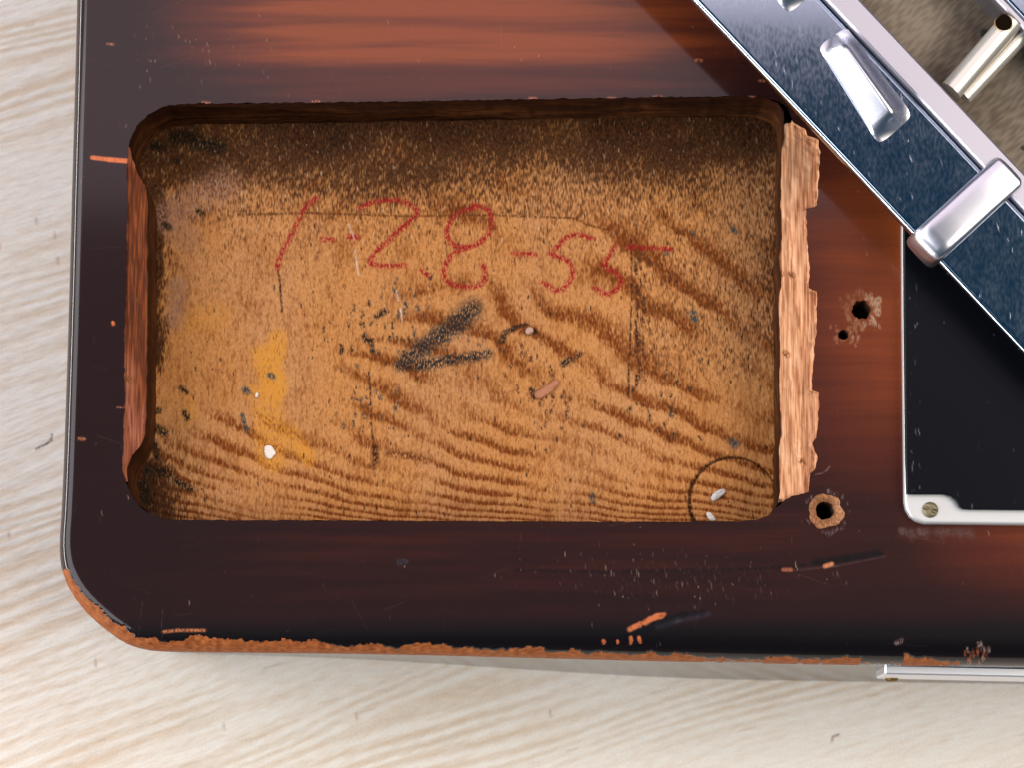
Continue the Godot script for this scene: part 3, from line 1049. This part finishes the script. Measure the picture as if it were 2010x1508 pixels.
func screw(parent: Node3D, c: Vector3, r: float, m: Material, up: Vector3) -> void:
	var mb := MB.new()
	var a := up.cross(Vector3.RIGHT if absf(up.x) < 0.8 else Vector3.UP).normalized()
	var b := up.cross(a)
	var rings := []
	for q in [[1.0, 0.0], [0.98, 0.18], [0.85, 0.36], [0.6, 0.46], [0.3, 0.5]]:
		var ring := PackedInt32Array()
		for k in 28:
			var t := TAU * k / 28
			var lx: float = cos(t) * q[0]
			var ly: float = sin(t) * q[0]
			var slot := 0.32 if (absf(lx * 0.9 - ly * 0.4) < 0.17) and q[0] < 0.9 else 0.0
			ring.append(mb.add(c + (a * lx + b * ly) * r + up * r * (q[1] - slot)))
		rings.append(ring)
	for j in rings.size() - 1:
		for k in 28:
			mb.quad(rings[j][k], rings[j][(k + 1) % 28], rings[j + 1][(k + 1) % 28], rings[j + 1][k])
	var top := mb.add(c + up * r * 0.15)
	for k in 28:
		mb.tri(rings[4][k], rings[4][(k + 1) % 28], top)
	build(mb, "screw", m, parent)

func jack_plate(g: Node3D) -> void:
	# stands against the lower side of the body
	var a := at(1736, 1310, -6.0)
	var b := at(2010, 1316, -6.0)
	var along := Vector3(b.x - a.x, 0, b.z - a.z).normalized()
	var out := Vector3(-along.z, 0, along.x)
	var mb := MB.new()
	box(mb, a, along, Vector3.DOWN, out, Vector3(0, 0, -0.3), Vector3(34, 9.5, 0.9), 0.2)
	var m := mat(c8(226, 228, 234), 0.4, 0.9)
	var o := build(mb, "jack_plate", m, g)
	tag(o, "chromed plate on the lower side of the body")
	screw(o, a + along * 1.9 + Vector3.DOWN * 8.2 + out * 0.9, 0.85, mat(c8(120, 92, 50), 0.5, 0.7), out)

# box with chamfered edges along three axes from an origin
func box(mb: MB, o: Vector3, ax: Vector3, ay: Vector3, az: Vector3, lo: Vector3, hi: Vector3, c: float) -> void:
	var mid := o + ax * (lo.x + hi.x) / 2 + ay * (lo.y + hi.y) / 2 + az * (lo.z + hi.z) / 2
	var P := func(s: Vector3, full: int) -> Vector3:      # corner s, pushed out along one axis
		var q := Vector3.ZERO
		for k in 3:
			var v: float = lo[k] if s[k] < 0 else hi[k]
			if k != full:
				v -= signf(s[k]) * c
			q[k] = v
		return o + ax * q.x + ay * q.y + az * q.z
	for k in 3:
		var k1 := (k + 1) % 3
		var k2 := (k + 2) % 3
		for s in [-1.0, 1.0]:
			var ps := []
			for e in [[-1, -1], [1, -1], [1, 1], [-1, 1]]:
				var v := Vector3.ZERO
				v[k] = s
				v[k1] = e[0]
				v[k2] = e[1]
				ps.append(P.call(v, k))
			mb.face(ps, mid)
			for s2 in [-1.0, 1.0]:
				var v1 := Vector3.ZERO
				v1[k] = s
				v1[k1] = s2
				v1[k2] = -1
				var v2 := v1
				v2[k2] = 1
				mb.face([P.call(v1, k), P.call(v2, k), P.call(v2, k1), P.call(v1, k1)], mid)
	for sx in [-1.0, 1.0]:
		for sy in [-1.0, 1.0]:
			for sz in [-1.0, 1.0]:
				var v := Vector3(sx, sy, sz)
				mb.face([P.call(v, 0), P.call(v, 1), P.call(v, 2)], mid)

# ------------------------------------------------------------------ the loose steel channel lying across the corner
var bo: Vector3
var be: Vector3
var bu: Vector3
var bn: Vector3

func loc(px: float, py: float, h: float) -> Vector3:     # (along, across, height) where a sight line meets the level h of the channel's own frame
	var r := ray(px, py)
	var p := bo + bu * h
	var v := eye + r * ((p - eye).dot(bu) / r.dot(bu)) - bo
	return Vector3(v.dot(be), v.dot(bn), h)

func lw(q: Vector3) -> Vector3:
	return bo + be * q.x + bn * q.y + bu * q.z

func bridge() -> void:
	bo = at(1360, 0, 12.0)
	be = (at(2010, 692, 8.8) - bo).normalized()
	bu = (Vector3.UP - be * be.y).normalized()
	bn = be.cross(bu)
	if bn.x < 0:
		bn = -bn
	var g := thing("steel_channel", lw(Vector3(30, 20, 0)) - Vector3(0, 9, 0))
	tag(g, "scratched chromed steel channel with raised straps lying across the corner of the guitar", "metal bracket")
	# chrome with scuffs
	var cv := Canvas.new(Rect2(0, 0, 60, 60), 10.0, n2)
	for j in cv.h:
		for i in cv.w:
			var x := i / cv.k
			var z := j / cv.k
			var s := n2.get_noise_2d(x * 40.0, z * 16.0) * 0.8 + n1.get_noise_2d(x * 7.0, z * 4.0) * 0.8
			var v := clampf(0.10 + 0.025 * s, 0.06, 0.25)
			cv.c[j * cv.w + i] = Color(v, v, v)
			cv.hgt[j * cv.w + i] = 0.5 + 0.03 * s
	for k in 800:
		cv.tick(rng.randf_range(0, 59), rng.randf_range(0, 58), rng.randf_range(0.2, 1.3), Color(0.7, 0.7, 0.7), pow(rng.randf(), 2.0) * 0.4, -0.01, rng.randf_range(-0.2, 0.45))
	var chrome := mat(c8(182, 194, 208), 1.0, 1.0)
	chrome.roughness_texture = cv.texture()
	var bright := mat(c8(214, 214, 222), 0.3, 1.0)
	var satin := mat(c8(188, 185, 195), 0.4, 0.9)
	var dull := mat(Color.WHITE, 0.6, 0.35)
	var dc := Canvas.new(Rect2(0, 0, 60, 40), 7.0, n2)
	for j in dc.h:
		for i in dc.w:
			var x := i / dc.k
			var z := j / dc.k
			var s := n1.get_noise_2d(x * 2.0, z * 2.0) * 0.6 + n2.get_noise_2d(x * 30.0, z * 8.0) * 0.25
			dc.c[j * dc.w + i] = c8(132, 120, 102).lerp(c8(78, 66, 52), clampf(0.4 + s, 0, 1))
	for k in 40:
		var p := Vector2(rng.randf_range(0, 58), rng.randf_range(0, 38))
		dc.mark(PackedVector2Array([p, p + Vector2(0.1, 0.1)]), rng.randf_range(0.3, 1.1), c8(26, 22, 20), 0.95, 0.25, 0.5)
	dull.albedo_texture = dc.texture()
	var w1 := loc(1622, 0, 1.2).y           # outer face of the left wall of the channel
	var w2 := loc(1688, 0, 1.2).y
	var w3 := loc(1958, 0, 1.2).y           # inner face of the right wall
	var s0 := -22.0
	var s1 := 82.0
	# flange
	var mb := MB.new()
	bar(mb, s0, s1, 0.0, w1 - 0.05, -1.5, 0.0, 0.7)
	for k in mb.uv.size():
		var d := mb.v[k] - bo
		mb.uv[k] = Vector2(d.x, d.z) / 60.0
	tag(build(mb, "flange", chrome, g), "scuffed mirror chrome flange")
	mb = MB.new()
	bar(mb, s0, s1, w3 + 0.9, w3 + 16.0, -1.5, 0.0, 0.7)
	for k in mb.uv.size():
		var d := mb.v[k] - bo
		mb.uv[k] = Vector2(d.x, d.z) / 60.0
	build(mb, "flange", chrome, g)
	# channel walls and floor
	mb = MB.new()
	box(mb, bo, be, bn, bu, Vector3(s0, w1, -9.0), Vector3(s1, w2, 1.2), 0.25)
	tag(build(mb, "channel_wall", satin, g), "pale satin metal wall of the channel")
	mb = MB.new()
	box(mb, bo, be, bn, bu, Vector3(s0, w3, -9.0), Vector3(s1, w3 + 0.85, 0.7), 0.2)
	build(mb, "channel_wall", satin, g)
	mb = MB.new()
	box(mb, bo, be, bn, bu, Vector3(s0, w2 - 0.2, -8.9), Vector3(s1, w3 + 0.2, -6.0), 0.1)
	for k in mb.uv.size():
		var d := mb.v[k] - bo
		mb.uv[k] = Vector2(d.dot(be) / 60.0, d.dot(bn) / 40.0)
	tag(build(mb, "channel_floor", dull, g), "dull grey galvanised floor of the channel with dark pits")
	# cross rods with a drilled end
	var a := loc(1866, 178, -0.4)
	var b := loc(1985, 42, -0.4)
	mb = MB.new()
	var rm := mat(c8(226, 220, 208), 0.34, 0.7)
	tube(mb, [lw(a), lw(a.lerp(b, 0.5)), lw(b)], 1.45)
	var rod := build(mb, "cross_rod", rm, g)
	tag(rod, "pale metal rod across the channel with a drilled end")
	var hc := lw(loc(1970, 45, 0.9))
	mb = MB.new()
	tube(mb, [hc - bu * 0.9, hc + bu * 0.22], 1.15, 28, false)
	build(mb, "hole_collar", mat(c8(190, 150, 96), 0.4, 0.6), rod)
	mb = MB.new()
	tube(mb, [hc - bu * 0.9, hc + bu * 0.16], 1.02, 28, true)
	build(mb, "drilled_hole", mat(c8(22, 14, 8), 0.9, 0.0, 0.1), rod)
	mb = MB.new()
	var a2 := loc(1890, 190, -2.2)
	var b2 := loc(2012, 62, -2.2)
	tube(mb, [lw(a2), lw(a2.lerp(b2, 0.5)), lw(b2)], 1.1)
	tag(build(mb, "cross_rod", rm, g), "thinner lower metal rod beside the drilled one")
	# raised straps pressed out of the flange
	strap(g, [1604, 92, 1724, 286, 1660, 52, 1793, 226], bright)
	strap(g, [1424, -163, 1544, 31, 1480, -203, 1613, -29], bright)
	# the strap that folds over the edge
	mb = MB.new()
	var q0 := loc(1797, 452, 0.0)
	var q1 := loc(1842, 516, 0.0)
	var sa := q0.x
	var sb := q1.x
	var prof := [Vector2(-0.75, -3.2), Vector2(-0.8, -1.4), Vector2(-0.65, 0.3), Vector2(-0.2, 1.25), Vector2(0.6, 1.8), Vector2(2.0, 2.1), Vector2(5.0, 2.2), Vector2(9.0, 2.2), Vector2(w1 + 1.6, 2.2), Vector2(w1 + 2.2, 1.7), Vector2(w1 + 2.4, 0.6)]
	var cols := [[0.0, -0.75], [0.04, -0.25], [0.14, 0.0], [0.3, 0.06], [0.5, 0.08], [0.7, 0.06], [0.86, 0.0], [0.96, -0.25], [1.0, -0.75]]
	for k in prof.size():
		var tn: Vector2 = (prof[mini(k + 1, prof.size() - 1)] - prof[maxi(k - 1, 0)]).normalized()
		var nn := Vector2(-tn.y, tn.x)
		for c in cols:
			var q: Vector2 = prof[k] + nn * c[1]
			mb.add(lw(Vector3(lerpf(sa, sb, c[0]), q.x, q.y)), Vector2(c[0], k * 0.1))
	var ncl := cols.size()
	for k in prof.size() - 1:
		for c in ncl - 1:
			var i := k * ncl + c
			mb.quad(i, i + ncl, i + ncl + 1, i + 1)
	tag(build(mb, "folded_strap", bright, g, true), "bright metal strap folded round the lower part of the flange edge")

# a bar along the channel with rounded upper edges
func bar(mb: MB, s0: float, s1: float, wa: float, wb: float, za: float, zb: float, r: float) -> void:
	var prof := [Vector2(wa, za)]
	for k in 7:
		var t := k / 6.0 * PI / 2
		prof.append(Vector2(wa + r * (1 - cos(t)), zb - r + r * sin(t)))
	var flat_from := prof.size() - 1
	for k in 7:
		var t := PI / 2 - k / 6.0 * PI / 2
		prof.append(Vector2(wb - r * (1 - cos(t)), zb - r + r * sin(t)))
	prof.append(Vector2(wb, za))
	var ids := []
	for k in prof.size():
		ids.append([mb.add(lw(Vector3(s0, prof[k].x, prof[k].y))), mb.add(lw(Vector3(s1, prof[k].x, prof[k].y)))])
	for k in prof.size() - 1:
		if k == flat_from:      # the flat keeps normals of its own
			var q := []
			for e in [ids[k][0], ids[k + 1][0], ids[k + 1][1], ids[k][1]]:
				q.append(mb.v[e])
			mb.face(q, lw(Vector3((s0 + s1) / 2, (wa + wb) / 2, za)))
		else:
			mb.quad(ids[k][0], ids[k + 1][0], ids[k + 1][1], ids[k][1])

# an arched strap pressed out of the flange: corners are left top, left end, right top, right end
func strap(g: Node3D, c: Array, m: Material) -> void:
	var mb := MB.new()
	var nu := 28
	var nv := 18
	for i in nu + 1:
		var u := i / float(nu)
		for j in nv + 1:
			var v := j / float(nv)
			# rounded plan: the ends draw in towards the middle
			var uu := lerpf(u, 0.5, 0.06 * pow(absf(2 * v - 1), 4.0))
			var p := Vector2(lerpf(c[0], c[2], uu), lerpf(c[1], c[3], uu)).lerp(Vector2(lerpf(c[4], c[6], uu), lerpf(c[5], c[7], uu)), v)
			var arch := ss(-0.02, 0.16, u) * ss(1.02, 0.84, u) * (0.8 + 0.2 * sin(PI * u))
			var prof := minf(0.12 * ss(0.0, 0.06, v) + 0.88 * v / 0.62, 1.0) * ss(1.0, 0.66, v)
			mb.add(lw(loc(p.x, p.y, 2.5 * arch * prof - 0.02)), Vector2(u, v))
	for i in nu:
		for j in nv:
			var k := i * (nv + 1) + j
			mb.quad(k, k + 1, k + nv + 2, k + nv + 1)
	build(mb, "raised_strap", m, g)

# ------------------------------------------------------------------ loose crumbs in the cavity
func crumb(called: String, outline: Array, h: float, m: Material, label: String, category: String, group := "") -> void:
	var y := FLOOR_Y + 0.12
	var line := ccw(resample(soften(pts(outline, y + h), 1, true), 0.25, true))
	var c := Vector2.ZERO
	for p in line:
		c += p
	c /= line.size()
	var g := MB.new()
	var n := line.size()
	for q in [[1.0, 0.0], [1.0, 0.55], [0.82, 0.9], [0.45, 1.0]]:
		for p in line:
			var v: Vector2 = c + (p - c) * q[0]
			g.add(Vector3(v.x, y + h * q[1] * (1.0 + 0.5 * n1.get_noise_2d(v.x * 40.0, v.y * 40.0)), v.y))
	for j in 3:
		for k in n:
			g.quad(j * n + k, (j + 1) * n + k, (j + 1) * n + (k + 1) % n, j * n + (k + 1) % n)
	var ci := g.add(Vector3(c.x, y + h, c.y))
	for k in n:
		g.tri(3 * n + k, ci, 3 * n + (k + 1) % n)
	tag(build(g, called, m, self), label, category, group)

func crumbs() -> void:
	var white := mat(c8(228, 218, 208), 0.7)
	var grey := mat(c8(196, 192, 188), 0.7)
	crumb("paint_flake", [518, 880, 522, 875, 531, 874, 537, 880, 543, 891, 537, 895, 533, 902, 521, 899], 0.2, white, "white paint flake at the foot of the yellow stain", "paint flake")
	crumb("paint_flake", [1394, 978, 1400, 968, 1414, 960, 1424, 960, 1424, 968, 1412, 978, 1400, 986], 0.5, grey, "oblong pale grey flake inside the round cut mark", "paint flake")
	crumb("paint_flake", [1386, 1006, 1394, 1005, 1402, 1014, 1406, 1022, 1396, 1024, 1388, 1016], 0.4, white, "small white flake at the bottom rim below the round cut mark", "paint flake")
	crumb("paint_flake", [502, 770, 508, 772, 506, 781, 500, 780], 0.3, white, "tiny white flake beside the dark spot in the yellow stain", "paint flake")
	crumb("wood_splinter", [1046, 774, 1060, 764, 1078, 752, 1092, 742, 1100, 748, 1090, 764, 1074, 776, 1056, 786], 0.45, mat(c8(172, 112, 78), 0.6), "pinkish wood splinter right of the black crayon angle", "splinter")
	crumb("glue_blob", [1030, 648, 1036, 641, 1046, 642, 1048, 650, 1040, 656, 1032, 655], 0.5, mat(c8(186, 150, 132), 0.45), "small pale glue blob in the dark gouge below the date", "glue blob")
